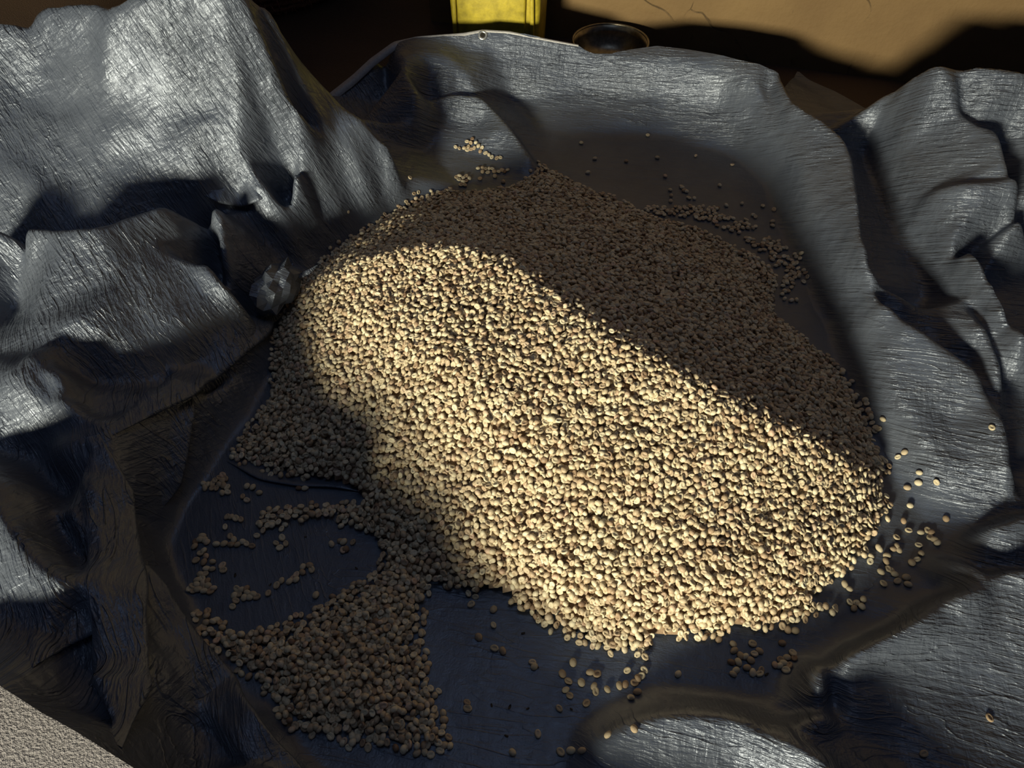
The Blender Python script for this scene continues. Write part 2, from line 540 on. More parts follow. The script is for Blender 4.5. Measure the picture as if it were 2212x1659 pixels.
# left bulge with the nose
line([(-60, 890, .2), (0, 900, .19), (120, 932, .175), (213, 908, .19)], None, LS)
line([(70, 742, .285), (96, 778, .29), (130, 842, .25), (170, 880, .22), (213, 905, .2)], (0.02, 0.03), LS)
line([(20, 800, .27), (60, 850, .24), (110, 890, .205)], None, LS)
line([(200, 830, .16), (300, 830, .14), (380, 800, .125), (480, 742, .105), (556, 692, .09)], None, LS)
line([(-60, 770, .22), (-30, 742, .22), (40, 668, .21), (110, 608, .21), (170, 552, .225), (207, 505, .25)], None, LS)
line([(-40, 620, .29), (40, 580, .285), (120, 530, .29)], None, LS)
line([(70, 700, .26), (160, 690, .285), (260, 600, .295), (330, 520, .305)], None, LS)
line([(180, 745, .23), (300, 740, .20), (400, 700, .19), (480, 660, .17), (545, 674, .14)], None, LS)
line([(440, 421, .315), (450, 480, .31), (452, 545, .29), (480, 592, .25), (515, 630, .20), (548, 676, .15)], (0.03, 0.16), LS)
# fold from the crumpled corner to the lower left
line([(640, 655, .055), (593, 690, .075), (524, 762, .085), (463, 812, .095), (427, 838, .105), (340, 882, .145), (250, 930, .185)], (0.0, 0.0), LS)
line([(560, 790, .012), (500, 850, .014), (455, 880, .02)])
line([(427, 842, .095), (412, 920, .07), (400, 1000, .05), (384, 1060, .040), (354, 1140, .042)], None, LS)
line([(350, 940, .088), (352, 1040, .058), (346, 1110, .048)])
# upper left hump
line([(-90, 455, .42), (40, 474, .41), (130, 486, .405), (200, 481, .40), (270, 456, .385), (350, 431, .365), (440, 421, .335)], (0.05, 0.12), LS)
line([(110, 440, .315), (170, 395, .325), (300, 322, .345), (380, 290, .355), (462, 255, .365), (482, 263, .36), (520, 330, .325), (560, 390, .29), (600, 411, .27)], None, LS)
line([(440, 432, .26), (490, 452, .225), (528, 430, .24), (600, 413, .26)], None, LS)
line([(545, -20, .5), (572, 80, .455), (600, 130, .425), (630, 190, .385), (640, 240, .355), (626, 320, .315), (600, 411, .27)], (0.03, 0.06), LS)
line([(585, 30, .455), (640, 115, .365), (690, 190, .28), (702, 206, .22)], (0.05, 0.2), LS)
line([(-90, 60, .47), (0, 36, .48), (25, 26, .485), (60, 12, .495), (110, 0, .505)], (0.03, 0.04), LS)
line([(60, 95, .43), (200, 100, .45), (330, 40, .48), (420, -20, .52)], None, LS)
line([(60, 200, .40), (140, 260, .375), (110, 380, .34)], None, LS)
line([(40, 110, .445), (90, 190, .405), (140, 260, .385), (170, 330, .355)], None, LS)
line([(-60, 300, .40), (40, 330, .37), (90, 420, .335)], None, LS)
line([(220, 210, .405), (350, 170, .425), (480, 110, .445)], None, LS)
line([(250, 300, .37), (400, 250, .385), (540, 210, .395)], None, LS)
# middle left rounded fold
line([(648, 238, .20), (690, 208, .225), (740, 221, .225), (790, 246, .22), (840, 266, .21), (890, 283, .215), (903, 305, .205), (899, 342, .185),
      (880, 370, .165), (850, 428, .125), (786, 478, .08), (728, 503, .06), (660, 560, .04)], (0.02, 0.12), 0.86)
line([(650, 300, .195), (720, 300, .20), (800, 325, .185), (860, 340, .17)], None, 0.85)
line([(620, 400, .135), (700, 400, .135), (780, 415, .11), (830, 400, .12)], None, 0.85)
line([(610, 450, .08), (680, 460, .07), (740, 460, .06)])
line([(490, 480, .115), (550, 480, .095), (590, 540, .06), (585, 620, .045), (560, 650, .05)])
line([(650, 520, .03), (630, 570, .03)])
# crumpled corner
line([(556, 672, .055), (560, 600, .085), (580, 580, .10), (612, 572, .11), (640, 588, .10)], (0.015, 0.06))
line([(575, 668, .04), (578, 625, .045), (600, 612, .06)])
line([(590, 672, .055), (612, 645, .085), (632, 615, .085)])
line([(620, 680, .05), (640, 640, .06), (645, 605, .08)])
# pocket and inner folds behind
line([(730, 205, .01), (790, 180, .008), (830, 150, .01), (838, 190, .008), (850, 240, .01)])
line([(848, 113, .135), (870, 140, .13), (900, 195, .115), (906, 225, .095), (898, 262, .07)])
line([(848, 112, .135), (907, 116, .13), (968, 126, .12), (1008, 157, .10), (1020, 185, .08)])
line([(930, 160, .095), (960, 190, .08), (1000, 196, .07)])
line([(915, 215, .075), (985, 197, .085), (1040, 203, .08), (1062, 222, .075), (1100, 262, .06), (1130, 305, .045), (1150, 335, .035), (1162, 372, .012)], (0.02, 0.03))
line([(960, 262, .034), (1050, 262, .034)])
line([(905, 330, .01), (930, 300, .02), (1000, 330, .012), (1080, 340, .012), (1110, 385, .006)])
line([(1175, 330, .005), (1150, 270, .01), (1100, 215, .02)])

# outline of the sheet
def scaled(p, f): return (p[0] * f, p[1] * f)
bl_out = [tuple(P(u, v, z)[:2]) for u, v, z in BL]
OUT = [(-1.49, 0.35), (-1.49, 1.35), (-0.95, 1.45), (-0.62, 1.42), (-0.50, 1.40)]
OUT += [tuple(P(u, v, z)[:2]) for u, v, z in RIM]
OUT += [tuple(P(1705, 157, .08)[:2]), tuple(P(1720, 162, .012)[:2]), tuple(P(1800, 198, .008)[:2]), tuple(P(1867, 232, .008)[:2]),
        (0.92, 1.50), (1.10, 1.52), (1.35, 1.42), (1.60, 1.25), (1.60, -0.38), (0.7, -0.40), (0.1, -0.36), (-0.1, -0.30), (-0.24, -0.10)]
OUT += bl_out[::-1]
OUT += [(-0.9, 0.28)]
# ground the parts of the outline that rest on the floor, and continue the heap out of frame
wline([(-1.49, 0.35, .01), (-1.49, 1.35, .01), (-0.95, 1.45, .01), (-0.62, 1.42, .01), (-0.50, 1.40, .01), (-0.46, 1.36, 0.05)])
wline([(0.92, 1.50, .006), (1.10, 1.52, .006), (1.35, 1.42, .006), (1.60, 1.25, .006), (1.60, -0.38, .006), (0.7, -0.40, .006), (0.1, -0.36, .006), (-0.1, -0.30, .006), (-0.24, -0.10, .03)])
wline([(*bl_out[0], .165), (-0.9, 0.28, .05), (-1.49, 0.35, .01)])
wline([(-1.2, 0.62, .22), (-1.15, 0.95, .36), (-0.95, 1.10, .42)])  # unseen high part of the sheet, added to shade what lies behind
line([(130, -5, .51), (220, -40, .55), (330, -80, .58), (450, -100, .59), (560, -70, .55)], None, LS)
wline([(1.15, 1.05, .22), (1.35, 0.8, .2), (1.4, 0.4, .16), (1.3, 0.1, .14)])

csum[inn] = 0.0
und = 0.004 * (fbm(X * 9, Y * 9, 5) - 0.5)
csum[inn] = und[inn]
ccnt[inn] = 1.0

def solve(csum, ccnt, its=(400, 240, 160, 120, 90)):
    pyr = [(csum, ccnt)]
    while min(pyr[-1][0].shape) > 24 and len(pyr) < 5:
        s, c = pyr[-1]
        ny, nx = (s.shape[0] + 1) // 2, (s.shape[1] + 1) // 2
        s2, c2 = np.zeros((ny * 2, nx * 2)), np.zeros((ny * 2, nx * 2))
        s2[:s.shape[0], :s.shape[1]] = s
        c2[:s.shape[0], :s.shape[1]] = c
        pyr.append((s2.reshape(ny, 2, nx, 2).sum((1, 3)), c2.reshape(ny, 2, nx, 2).sum((1, 3))))
    z = None
    for lv, (s, c) in enumerate(pyr[::-1]):
        m = c > 0
        val = np.where(m, s / np.maximum(c, 1e-9), 0)
        if z is None:
            z = np.full(s.shape, val[m].mean())
        else:
            z = np.repeat(np.repeat(z, 2, 0), 2, 1)[:s.shape[0], :s.shape[1]]
        z[m] = val[m]
        for _ in range(its[lv]):
            p = np.pad(z, 1, mode='edge')
            a = 0.25 * (p[:-2, 1:-1] + p[2:, 1:-1] + p[1:-1, :-2] + p[1:-1, 2:])
            z = z + 1.0 * (a - z)
            z[m] = val[m]
    return z

def blur(z, n):
    for _ in range(n):
        p = np.pad(z, 1, mode='edge')
        z = 0.25 * p[1:-1, 1:-1] + 0.125 * (p[:-2, 1:-1] + p[2:, 1:-1] + p[1:-1, :-2] + p[1:-1, 2:]) + 0.0625 * (p[:-2, :-2] + p[2:, 2:] + p[:-2, 2:] + p[2:, :-2])
    return z

def facets():
    """flat facets spanned between the feature lines (constrained triangulation), sampled on the grid"""
    from mathutils.geometry import delaunay_2d_cdt
    v2, zs, ed = [], [], []
    def add(poly, closed=False):
        b = len(v2)
        for p in poly:
            v2.append(Vector((p[0], p[1])))
            zs.append(p[2])
        for i in range(len(poly) - 1): ed.append((b + i, b + i + 1))
        if closed: ed.append((b + len(poly) - 1, b))
    for f in FEAT: add(f)
    add([(x, y, 0.0) for x, y in inner_w], True)
    for x in (GX0 - .1, GX1 + .1):
        for y in (GY0 - .1, GY1 + .1):
            v2.append(Vector((x, y)))
            zs.append(0.0)
    vo, eo, fo, ov, oe, of = delaunay_2d_cdt(v2, ed, [], 0, 1e-4)
    zv = []
    lap = None
    for i, o in enumerate(ov):
        zv.append(np.mean([zs[j] for j in o]) if o else float(zsample(Z0, vo[i].x, vo[i].y)))
    T = Z0.copy()
    for f in fo:
        a, b, c = [np.array(vo[i]) for i in f]
        za, zb, zc = [zv[i] for i in f]
        x0, x1 = min(a[0], b[0], c[0]), max(a[0], b[0], c[0])
        y0, y1 = min(a[1], b[1], c[1]), max(a[1], b[1], c[1])
        i0, i1 = max(0, int((x0 - GX0) / GS)), min(NX, int((x1 - GX0) / GS) + 2)
        j0, j1 = max(0, int((y0 - GY0) / GS)), min(NY, int((y1 - GY0) / GS) + 2)
        if i1 <= i0 or j1 <= j0: continue
        xx, yy = X[j0:j1, i0:i1], Y[j0:j1, i0:i1]
        d = (b[0] - a[0]) * (c[1] - a[1]) - (c[0] - a[0]) * (b[1] - a[1])
        if abs(d) < 1e-12: continue
        lb = ((xx - a[0]) * (c[1] - a[1]) - (c[0] - a[0]) * (yy - a[1])) / d
        lc = ((b[0] - a[0]) * (yy - a[1]) - (xx - a[0]) * (b[1] - a[1])) / d
        la = 1 - lb - lc
        m = (la >= -1e-6) & (lb >= -1e-6) & (lc >= -1e-6)
        T[j0:j1, i0:i1][m] = (la * za + lb * zb + lc * zc)[m]
    T[inn] = und[inn]
    return T

def zsample(G, x, y):
    fx = np.clip((np.asarray(x) - GX0) / GS, 0, NX - 1.001)
    fy = np.clip((np.asarray(y) - GY0) / GS, 0, NY - 1.001)
    ix, iy = fx.astype(int), fy.astype(int)
    fx, fy = fx - ix, fy - iy
    return (G[iy, ix] * (1 - fx) + G[iy, ix + 1] * fx) * (1 - fy) + (G[iy + 1, ix] * (1 - fx) + G[iy + 1, ix + 1] * fx) * fy

Z0 = solve(csum, ccnt)
Z0 = 0.3 * Z0 + 0.7 * facets()
Z = blur(Z0, 3)
soft = blur(Z0, 9)                       # the sheet eases into the flat
_ib = inn.astype(float)
_edge = np.clip(1.4 * (1 - np.abs(2 * blur(_ib, 14) - 1)), 0, 1) * np.clip((0.045 - Z0) / 0.02, 0, 1)
Z = Z * (1 - _edge) + soft * _edge
# small wrinkles of the stiff sheet
slope = np.clip(np.hypot(*np.gradient(Z, GS)) / 0.35, 0, 1)
slope = blur(slope, 6)
def ridged(n): return 1 - np.abs(2 * n - 1)
ang = np.where(X < -0.2, math.radians(-62), math.radians(-8))
A = X * np.cos(ang) + Y * np.sin(ang)
B = -X * np.sin(ang) + Y * np.cos(ang)
wr = 0.0030 * (ridged(fbm(A * 5, B * 26, 11, 2)) - 0.6) + 0.0030 * (ridged(fbm(X * 9 + 3, Y * 9, 23, 2)) - 0.6)
wr += 0.0012 * (fbm(A * 18, B * 95, 31, 2) - 0.5)
Z = Z + wr * (0.12 + 0.88 * slope) * np.where(inn, 0.35, 1.0)
Z = np.maximum(Z, 0.002)

tarp = empty('tarpaulin', (0, 0.8, 0))
tag(tarp, 'large silver grey woven plastic tarpaulin folded up around a heap of coffee beans', 'tarpaulin')
TO = np.array([0, 0.8, 0])

ins = inside(OUT, X, Y)
cell = ins[:-1, :-1] | ins[1:, :-1] | ins[:-1, 1:] | ins[1:, 1:]
idx = np.arange(NX * NY).reshape(NY, NX)
quads = np.stack([idx[:-1, :-1][cell], idx[:-1, 1:][cell], idx[1:, 1:][cell], idx[1:, :-1][cell]], 1)
used, inv = np.unique(quads, return_inverse=True)
quads = inv.reshape(quads.shape)
vx, vy, vz = X.ravel()[used].copy(), Y.ravel()[used].copy(), Z.ravel()[used].copy()
outm = ~ins.ravel()[used]
pp = np.stack([vx[outm], vy[outm]], 1)
q, _d = near_on(OUT, pp)
vx[outm], vy[outm] = q[:, 0], q[:, 1]
vz[outm] = zsample(Z, q[:, 0], q[:, 1])
sheet = link('sheet', mesh_np('sheet', np.stack([vx, vy, vz], 1) - TO, quads), M_TARP, tarp)

def on_sheet(u, v, above=0.0):
    """first point of the sheet (raised by 'above') seen at a pixel"""
    zs = np.arange(0.5, -0.001, -0.002)
    for z in zs:
        p = P(u, v, z)
        if float(zsample(Z, p[0], p[1])) + above >= z:
            return p
    return P(u, v, 0)

_ZS = blur(Z, 14)
_gy, _gx = np.gradient(_ZS, GS)
def sheet_normal(x, y):
    n = np.stack([-zsample(_gx, x, y), -zsample(_gy, x, y), np.ones(np.shape(x))], -1)
    return n / np.linalg.norm(n, axis=-1, keepdims=True)

def to_px(p):
    d = math.cos(PITCH) * p[1] + math.sin(PITCH) * (CAM_H - p[2])
    return CX + F * p[0] / d, CY - F * (math.sin(PITCH) * p[1] - math.cos(PITCH) * (CAM_H - p[2])) / d

def pleat(px, h, wl, side):
    """a pinched fold standing on the sheet: gentle on one side, tucked under on the other"""
    c = []
    for u, v in px:
        u0, v0 = u, v
        for _ in range(3):
            p = on_sheet(u0, v0)
            q = to_px(p + sheet_normal(p[0], p[1]) * h)
            u0, v0 = u0 + 0.8 * (u - q[0]), v0 + 0.8 * (v - q[1])
        c.append(on_sheet(u0, v0))
    c = np.array(c)
    d = np.concatenate([[0], np.cumsum(np.linalg.norm(np.diff(c, axis=0), axis=1))])
    n = max(8, int(d[-1] / 0.005))
    t = np.linspace(0, d[-1], n)
    c = np.stack([np.interp(t, d, c[:, i]) for i in range(3)], 1)
    for _ in range(6):
        c[1:-1] = 0.25 * c[:-2] + 0.5 * c[1:-1] + 0.25 * c[2:]
    tg = np.gradient(c, axis=0)
    tg /= np.linalg.norm(tg, axis=1)[:, None]
    nn = sheet_normal(c[:, 0], c[:, 1])
    r = np.cross(tg, nn) * side
    r /= np.linalg.norm(r, axis=1)[:, None]
    prof = [(-1.0, -0.03), (-0.8, 0.08), (-0.6, 0.24), (-0.42, 0.44), (-0.26, 0.66), (-0.13, 0.86), (-0.05, 0.96), (0.0, 1.0), (0.05, 0.97), (0.085, 0.88), (0.085, 0.72), (0.06, 0.5), (0.02, 0.22), (-0.03, -0.15)]
    env = np.clip(np.minimum(t, d[-1] - t) / (0.2 * d[-1]), 0, 1) ** 0.8
    env = np.maximum(env, 0.05) * (0.85 + 0.3 * vnoise(t * 22, t * 0 + len(px), 51))
    rows = []
    for a, b in prof:
        q = c + r * (a * wl * np.maximum(env, 0.3))[:, None] + nn * (b * h * env)[:, None]
        if b < 0.1:
            q[:, 2] = zsample(Z, q[:, 0], q[:, 1]) + (0.0005 if b > 0 else -0.002)
        rows.append(q)
    v = np.concatenate(rows) - TO
    f = [[k * n + i, k * n + i + 1, (k + 1) * n + i + 1, (k + 1) * n + i] for k in range(len(prof) - 1) for i in range(n - 1)]
    return link('fold', mesh_np('fold', v, f), M_TARP, tarp)

pleat([(225, 915), (245, 950), (270, 1020), (289, 1100), (300, 1180), (312, 1300), (322, 1400), (323, 1480), (320, 1560)], 0.032, 0.075, -1)
pleat([(300, 1160), (345, 1240), (394, 1322), (444, 1392), (502, 1462), (546, 1532), (563, 1562), (613, 1604), (700, 1672)], 0.022, 0.05, -1)
pleat([(640, 660), (593, 692), (524, 764), (463, 814), (427, 840), (340, 884), (255, 930)], 0.022, 0.055, -1)
pleat([(430, 846), (414, 920), (402, 1000), (386, 1060), (372, 1090)], 0.016, 0.045, -1)
pleat([(306, 1306), (240, 1342), (150, 1385), (80, 1425)], 0.010, 0.045, -1)
pleat([(490, 992), (560, 1032), (640, 1046), (720, 1048), (800, 1062)], 0.006, 0.03, 1)
pleat([(440, 424), (480, 437), (522, 445), (556, 431), (600, 413)], 0.014, 0.04, 1)

# hem tape along the free rear edge and the eyelet in it
def strip(name, pts_a, pts_b, mat, parent, thick=0.0012):
    n = len(pts_a)
    a, b = np.array(pts_a), np.array(pts_b)
    nrm = np.cross(np.gradient(a, axis=0), b - a)
    nrm /= np.maximum(np.linalg.norm(nrm, axis=1), 1e-9)[:, None]
    v = np.concatenate([a, b, b + nrm * thick, a + nrm * thick]) - TO
    f = []
    for i in range(n - 1):
        for r in range(4):
            r2 = (r + 1) % 4
            f.append([r * n + i, r * n + i + 1, r2 * n + i + 1, r2 * n + i])
    return link(name, mesh_np(name, v, f), mat, parent)

hem_top, hem_low = [], []
for (u, v, z), wd in zip(RIM[:10], (17, 17, 16, 14, 11, 6, 3, 3, 2, 0.8)):
    ht = P(u, v - 2, z + 0.002)
    if u >= 900:
        e_ = P(u, v, z)
        ht = np.array([e_[0], e_[1], float(zsample(Z, e_[0], e_[1])) + 0.002])
        hem_top.append(ht)
        hem_low.append(ht + np.array([0, -0.004, -0.002 - 0.0006 * wd]))
        continue
    hem_top.append(ht)
    hem_low.append(P(u + wd * 0.45, v + wd, z - 0.0006 * wd))
def resample(pts, n):
    pts = np.array(pts)
    t = np.linspace(0, len(pts) - 1, n)
    return np.stack([np.interp(t, np.arange(len(pts)), pts[:, i]) for i in range(3)], 1)
rim_w, back_w = resample(hem_top, 60), resample(hem_low, 60)
strip('hem', rim_w, back_w, M_HEM, tarp)
ta = densify([P(640, 594, .075), P(662, 584, .080), P(692, 570, .082)], 0.006)
tb = densify([P(648, 602, .072), P(668, 592, .076), P(694, 570, .079)], 0.006)
m_ = min(len(ta), len(tb))
strip('hem', ta[:m_], tb[:m_], M_TARP, tarp)
def crumple(name, center, rx, ry, h, rot, seed):
    """scrunched corner of the sheet: a small faceted knot"""
    rg = random.Random(seed)
    bm = bmesh.new()
    bmesh.ops.create_icosphere(bm, subdivisions=3, radius=1)
    ph = [rg.uniform(0, 6.28) for _ in range(6)]
    for v in bm.verts:
        a = math.atan2(v.co.y, v.co.x)
        f = 1 + 0.13 * abs(math.sin(2.5 * a + ph[0] + 3 * v.co.z)) - 0.26 * abs(math.sin(3 * v.co.x + 4 * v.co.y + ph[1])) + rg.uniform(-0.05, 0.05)
        v.co = Vector((v.co.x * rx * f, v.co.y * ry * f, max(v.co.z, -0.25) * h * f))
    o = link(name, bm_mesh(name, bm, False), M_TARP, tarp)
    o.location = Vector(center) - Vector(TO)
    o.rotation_euler = (0, 0, rot)
    return o
kc = P(602, 628, .06)
crumple('crumpled_corner', (kc[0], kc[1], kc[2] + 0.004), 0.034, 0.058, 0.045, math.radians(-25), 4)
ga = P(1043, 81, .128)
bm = bmesh.new()
ring = []
for i in range(24):
    a = 2 * math.pi * i / 24
    row = []
    for j in range(8):
        bb = 2 * math.pi * j / 8
        r = 0.0080 + 0.0026 * math.cos(bb)
        row.append(bm.verts.new((r * math.cos(a), r * math.sin(a), 0.0012 * math.sin(bb))))
    ring.append(row)
for i in range(24):
    for j in range(8):
        bm.faces.new((ring[i][j], ring[(i + 1) % 24][j], ring[(i + 1) % 24][(j + 1) % 8], ring[i][(j + 1) % 8]))
ey = link('eyelet', bm_mesh('eyelet', bm), M_STEEL, tarp)
e = 0.012
zz = [zsample(Z, ga[0] + dx, ga[1] + dy) for dx, dy in ((-e, 0), (e, 0), (0, -e), (0, e))]
nr = Vector((-(zz[1] - zz[0]) / (2 * e), -(zz[3] - zz[2]) / (2 * e), 1)).normalized()
gz = float(zsample(Z, ga[0], ga[1]))
ey.location = Vector((ga[0], ga[1], gz)) - Vector(TO) + nr * 0.0015
ey.rotation_euler = nr.to_track_quat('Z', 'Y').to_euler()
ey['label'] = 'round bright metal eyelet'
bm = bmesh.new()
bmesh.ops.create_circle(bm, cap_ends=True, radius=0.0058, segments=20)  # solid dark disc, the shade inside the hole put into its colour
hole = link('eyelet_hole_disc', bm_mesh('eyelet_hole_disc', bm), mat_simple('painted_hole_shade', (0.012, 0.01, 0.008), 0.9, 0, 0.1, 10, 0), ey)
hole.location = (0, 0, 0.0002)

# ------------------------------------------------------------------ heap of coffee beans
PILE = [(640, 604), (690, 548), (780, 497), (850, 452), (882, 432), (930, 416), (960, 404), (1000, 408), (1060, 406), (1110, 400), (1135, 385),
        (1145, 360), (1165, 343), (1195, 364), (1240, 385), (1275, 405), (1330, 420), (1365, 437), (1400, 458), (1450, 470), (1510, 488),
        (1560, 512), (1610, 535), (1650, 560), (1690, 600), (1680, 650), (1690, 690), (1740, 722), (1790, 762), (1830, 802), (1852, 842), (1872, 884),
        (1887, 915), (1892, 950), (1930, 990), (1925, 1030), (1905, 1045), (1930, 1090), (1925, 1135), (1895, 1165), (1870, 1200), (1845, 1235), (1815, 1250),
        (1785, 1275), (1770, 1300), (1860, 1290), (1850, 1312), (1790, 1338), (1740, 1350), (1690, 1362), (1600, 1372), (1530, 1392), (1490, 1388),
        (1420, 1385), (1412, 1430), (1380, 1445), (1350, 1425), (1290, 1412), (1240, 1392), (1200, 1375), (1150, 1342), (1100, 1312), (1085, 1290),
        (1040, 1285), (1012, 1312), (990, 1290), (945, 1276), (930, 1300), (930, 1380), (945, 1470), (975, 1560), (978, 1620), (940, 1640), (880, 1648),
        (800, 1625), (740, 1620), (700, 1610), (640, 1597), (602, 1590), (577, 1535), (540, 1482), (480, 1440), (440, 1402), (400, 1342), (385, 1312),
        (450, 1310), (490, 1338), (540, 1347), (620, 1332), (700, 1292), (760, 1252), (800, 1232), (815, 1200), (800, 1163), (740, 1142), (700, 1131),
        (650, 1130), (600, 1150), (562, 1162), (540, 1180), (533, 1150), (545, 1110), (590, 1090), (650, 1080), (720, 1076), (790, 1082), (760, 1055),
        (690, 1045), (620, 1040), (560, 1020), (500, 1000), (485, 972), (510, 940), (545, 890), (575, 860), (577, 820), (572, 760), (586, 700), (610, 650)]
pile_w = [tuple(P(u, v, 0.006)[:2]) for u, v in PILE]
inp = inside(pile_w, X, Y)
flat = np.stack([X.ravel(), Y.ravel()], 1)
bx0, bx1 = min(p[0] for p in pile_w) - 0.1, max(p[0] for p in pile_w) + 0.1
by0, by1 = min(p[1] for p in pile_w) - 0.1, max(p[1] for p in pile_w) + 0.1
sel = ((X > bx0) & (X < bx1) & (Y > by0) & (Y < by1)).ravel()
dist = np.full(NX * NY, 0.1)
dist[sel] = near_on(pile_w, flat[sel])[1]
SD = dist.reshape(NY, NX) * np.where(inp, 1, -1)

ps, pc = np.zeros((NY, NX)), np.zeros((NY, NX))
def pline(pts):
    d = densify([P(u, v, z) for u, v, z in pts])
    ix = np.rint((d[:, 0] - GX0) / GS).astype(int)
    iy = np.rint((d[:, 1] - GY0) / GS).astype(int)
    np.add.at(ps, (iy, ix), d[:, 2])
    np.add.at(pc, (iy, ix), 1.0)
CREST = [(690, 600, 0.064), (800, 556, 0.122), (900, 535, 0.153), (990, 528, 0.168), (1090, 560, 0.173), (1200, 655, 0.179), (1350, 745, 0.179), (1500, 830, 0.166),
         (1650, 905, 0.134), (1780, 965, 0.096), (1880, 1015, 0.046)]
pline(CREST)
pline([(650, 640, 0.051), (680, 720, 0.070), (760, 800, 0.090), (850, 900, 0.090), (950, 1050, 0.069), (1050, 1150, 0.063), (1200, 1220, 0.063), (1400, 1280, 0.057), (1600, 1250, 0.063), (1750, 1180, 0.057), (1850, 1100, 0.040)])
pline([(800, 660, 0.128), (950, 760, 0.147), (1100, 880, 0.141), (1300, 980, 0.134), (1500, 1040, 0.109), (1700, 1070, 0.081)])
pline([(1165, 365, 0.045), (1170, 400, 0.045), (1190, 440, 0.045)])
pline([(850, 480, 0.045), (1000, 450, 0.051), (1200, 460, 0.064), (1400, 520, 0.070), (1560, 600, 0.070), (1650, 700, 0.064), (1760, 820, 0.064), (1840, 920, 0.045)])
pline([(560, 950, 0.020), (700, 980, 0.038), (850, 1060, 0.040)])
pline([(600, 1115, 0.012), (740, 1110, 0.014), (850, 1150, 0.025), (900, 1210, 0.025)])
pline([(470, 1380, 0.012), (560, 1420, 0.018), (700, 1400, 0.022), (820, 1320, 0.024), (890, 1240, 0.024)])
pline([(620, 1520, 0.018), (760, 1500, 0.026), (870, 1540, 0.022)])
ps[~inp] = 0
pc[~inp] = 1
H = blur(solve(ps, pc), 8)
H = H + 0.004 * (fbm(X * 22, Y * 22, 41) - 0.5) * np.clip(SD / 0.05, 0, 1)
H = np.maximum(H, np.clip(SD * 0.7, 0, 0.010)) * inp
TOP = np.maximum(Z, 0.0) + 0.0
# the beans fill a level volume above the sheet
TOP = np.where(inp, np.maximum(Z, H), Z)
THK = TOP - Z

# one bean: plano-convex, with a furrow on the flat side; length 1 along x
def bean_template(seg, rings_top, hi=False):
    v, f = [], []
    def ringv(r, z, squash=1.0):
        s = len(v)
        for i in range(seg):
            a = 2 * math.pi * i / seg
            v.append((0.5 * r * math.cos(a), 0.39 * r * math.sin(a) * squash, z))
        return s
    v.append((0, 0, 0.31))
    rows = []
    for k in range(1, rings_top + 1):
        th = math.pi / 2 * k / rings_top
        rows.append(ringv(math.sin(th), 0.31 * math.cos(th)))
    rows.append(ringv(0.93, -0.10))
    rows.append(ringv(0.60, -0.145))
    for i in range(seg):
        f.append((0, rows[0] + i, rows[0] + (i + 1) % seg))
    for a, b in zip(rows[:-1], rows[1:]):
        for i in range(seg):
            j = (i + 1) % seg
            f.append((a + i, b + i, b + j))
            f.append((a + i, b + j, a + j))
    # inner oval sunk as a furrow
    c = ringv(0.50, -0.045, 0.22)
    a = rows[-1]
    for i in range(seg):
        j = (i + 1) % seg
        f.append((a + i, c + i, c + j))
        f.append((a + i, c + j, a + j))
    s = len(v)
    v.append((0, 0, -0.03))
    for i in range(seg):
        f.append((c + i, s, c + (i + 1) % seg))
    return np.array(v), np.array(f, np.int32)
BV, BF = bean_template(8, 2)
HV, HF = bean_template(16, 4)
BEAN_L = 0.0102

def rand_rot(nrm, tilt, rg):
    """rotation matrices (n,3,3): local z near the surface normal or its opposite, random spin"""
    n = len(nrm)
    z = nrm + rg.normal(0, 1, (n, 3)) * tilt[:, None]
    z /= np.linalg.norm(z, axis=1)[:, None]
    z *= np.where(rg.random(n) < 0.48, -1, 1)[:, None]
    r = rg.normal(0, 1, (n, 3))
    x = r - (r * z).sum(1)[:, None] * z
    x /= np.linalg.norm(x, axis=1)[:, None]
    y = np.cross(z, x)
    return np.stack([x, y, z], 2)

gzy, gzx = np.gradient(blur(TOP, 3), GS)
def normals(x, y):
    n = np.stack([-zsample(gzx, x, y), -zsample(gzy, x, y), np.ones(len(x))], 1)
    return n / np.linalg.norm(n, axis=1)[:, None]

def layer(spacing, jit, seed):
    rg = np.random.default_rng(seed)
    ys = np.arange(by0, by1, spacing * 0.87)
    out = []
    for i, yv in enumerate(ys):
        xs = np.arange(bx0 + (i % 2) * spacing / 2, bx1, spacing)
        out.append(np.stack([xs, np.full(len(xs), yv)], 1))
    p = np.concatenate(out)
    return p + rg.uniform(-jit, jit, p.shape)

pts, dep, til = [], [], []
for L, (sp, dz, tl, margin) in enumerate([(0.0090, 0.0005, 0.42, 0.0), (0.0084, 0.0045, 0.50, 0.004), (0.0088, 0.0090, 0.5, 0.010)]):
    p = layer(sp, sp * 0.42, 100 + L)
    sd = zsample(SD, p[:, 0], p[:, 1])
    edge = 0.004 + 0.016 * (fbm(p[:, 0] * 60, p[:, 1] * 60, 61) - 0.45)
    th = zsample(THK, p[:, 0], p[:, 1])
    ok = (sd > edge + margin) & (zsample(Z, p[:, 0], p[:, 1]) < np.maximum(zsample(H, p[:, 0], p[:, 1]), 0.012) + 0.004) & ((L == 0) | (th > dz + 0.003))
    p, th = p[ok], th[ok]
    z = zsample(TOP, p[:, 0], p[:, 1]) - dz + rng.normal(0, 0.0019, len(p))
    z = np.maximum(z, zsample(Z, p[:, 0], p[:, 1]) + 0.0026)
    pts.append(np.column_stack([p, z]))
    til.append(np.where(th < 0.008, 0.12, tl))
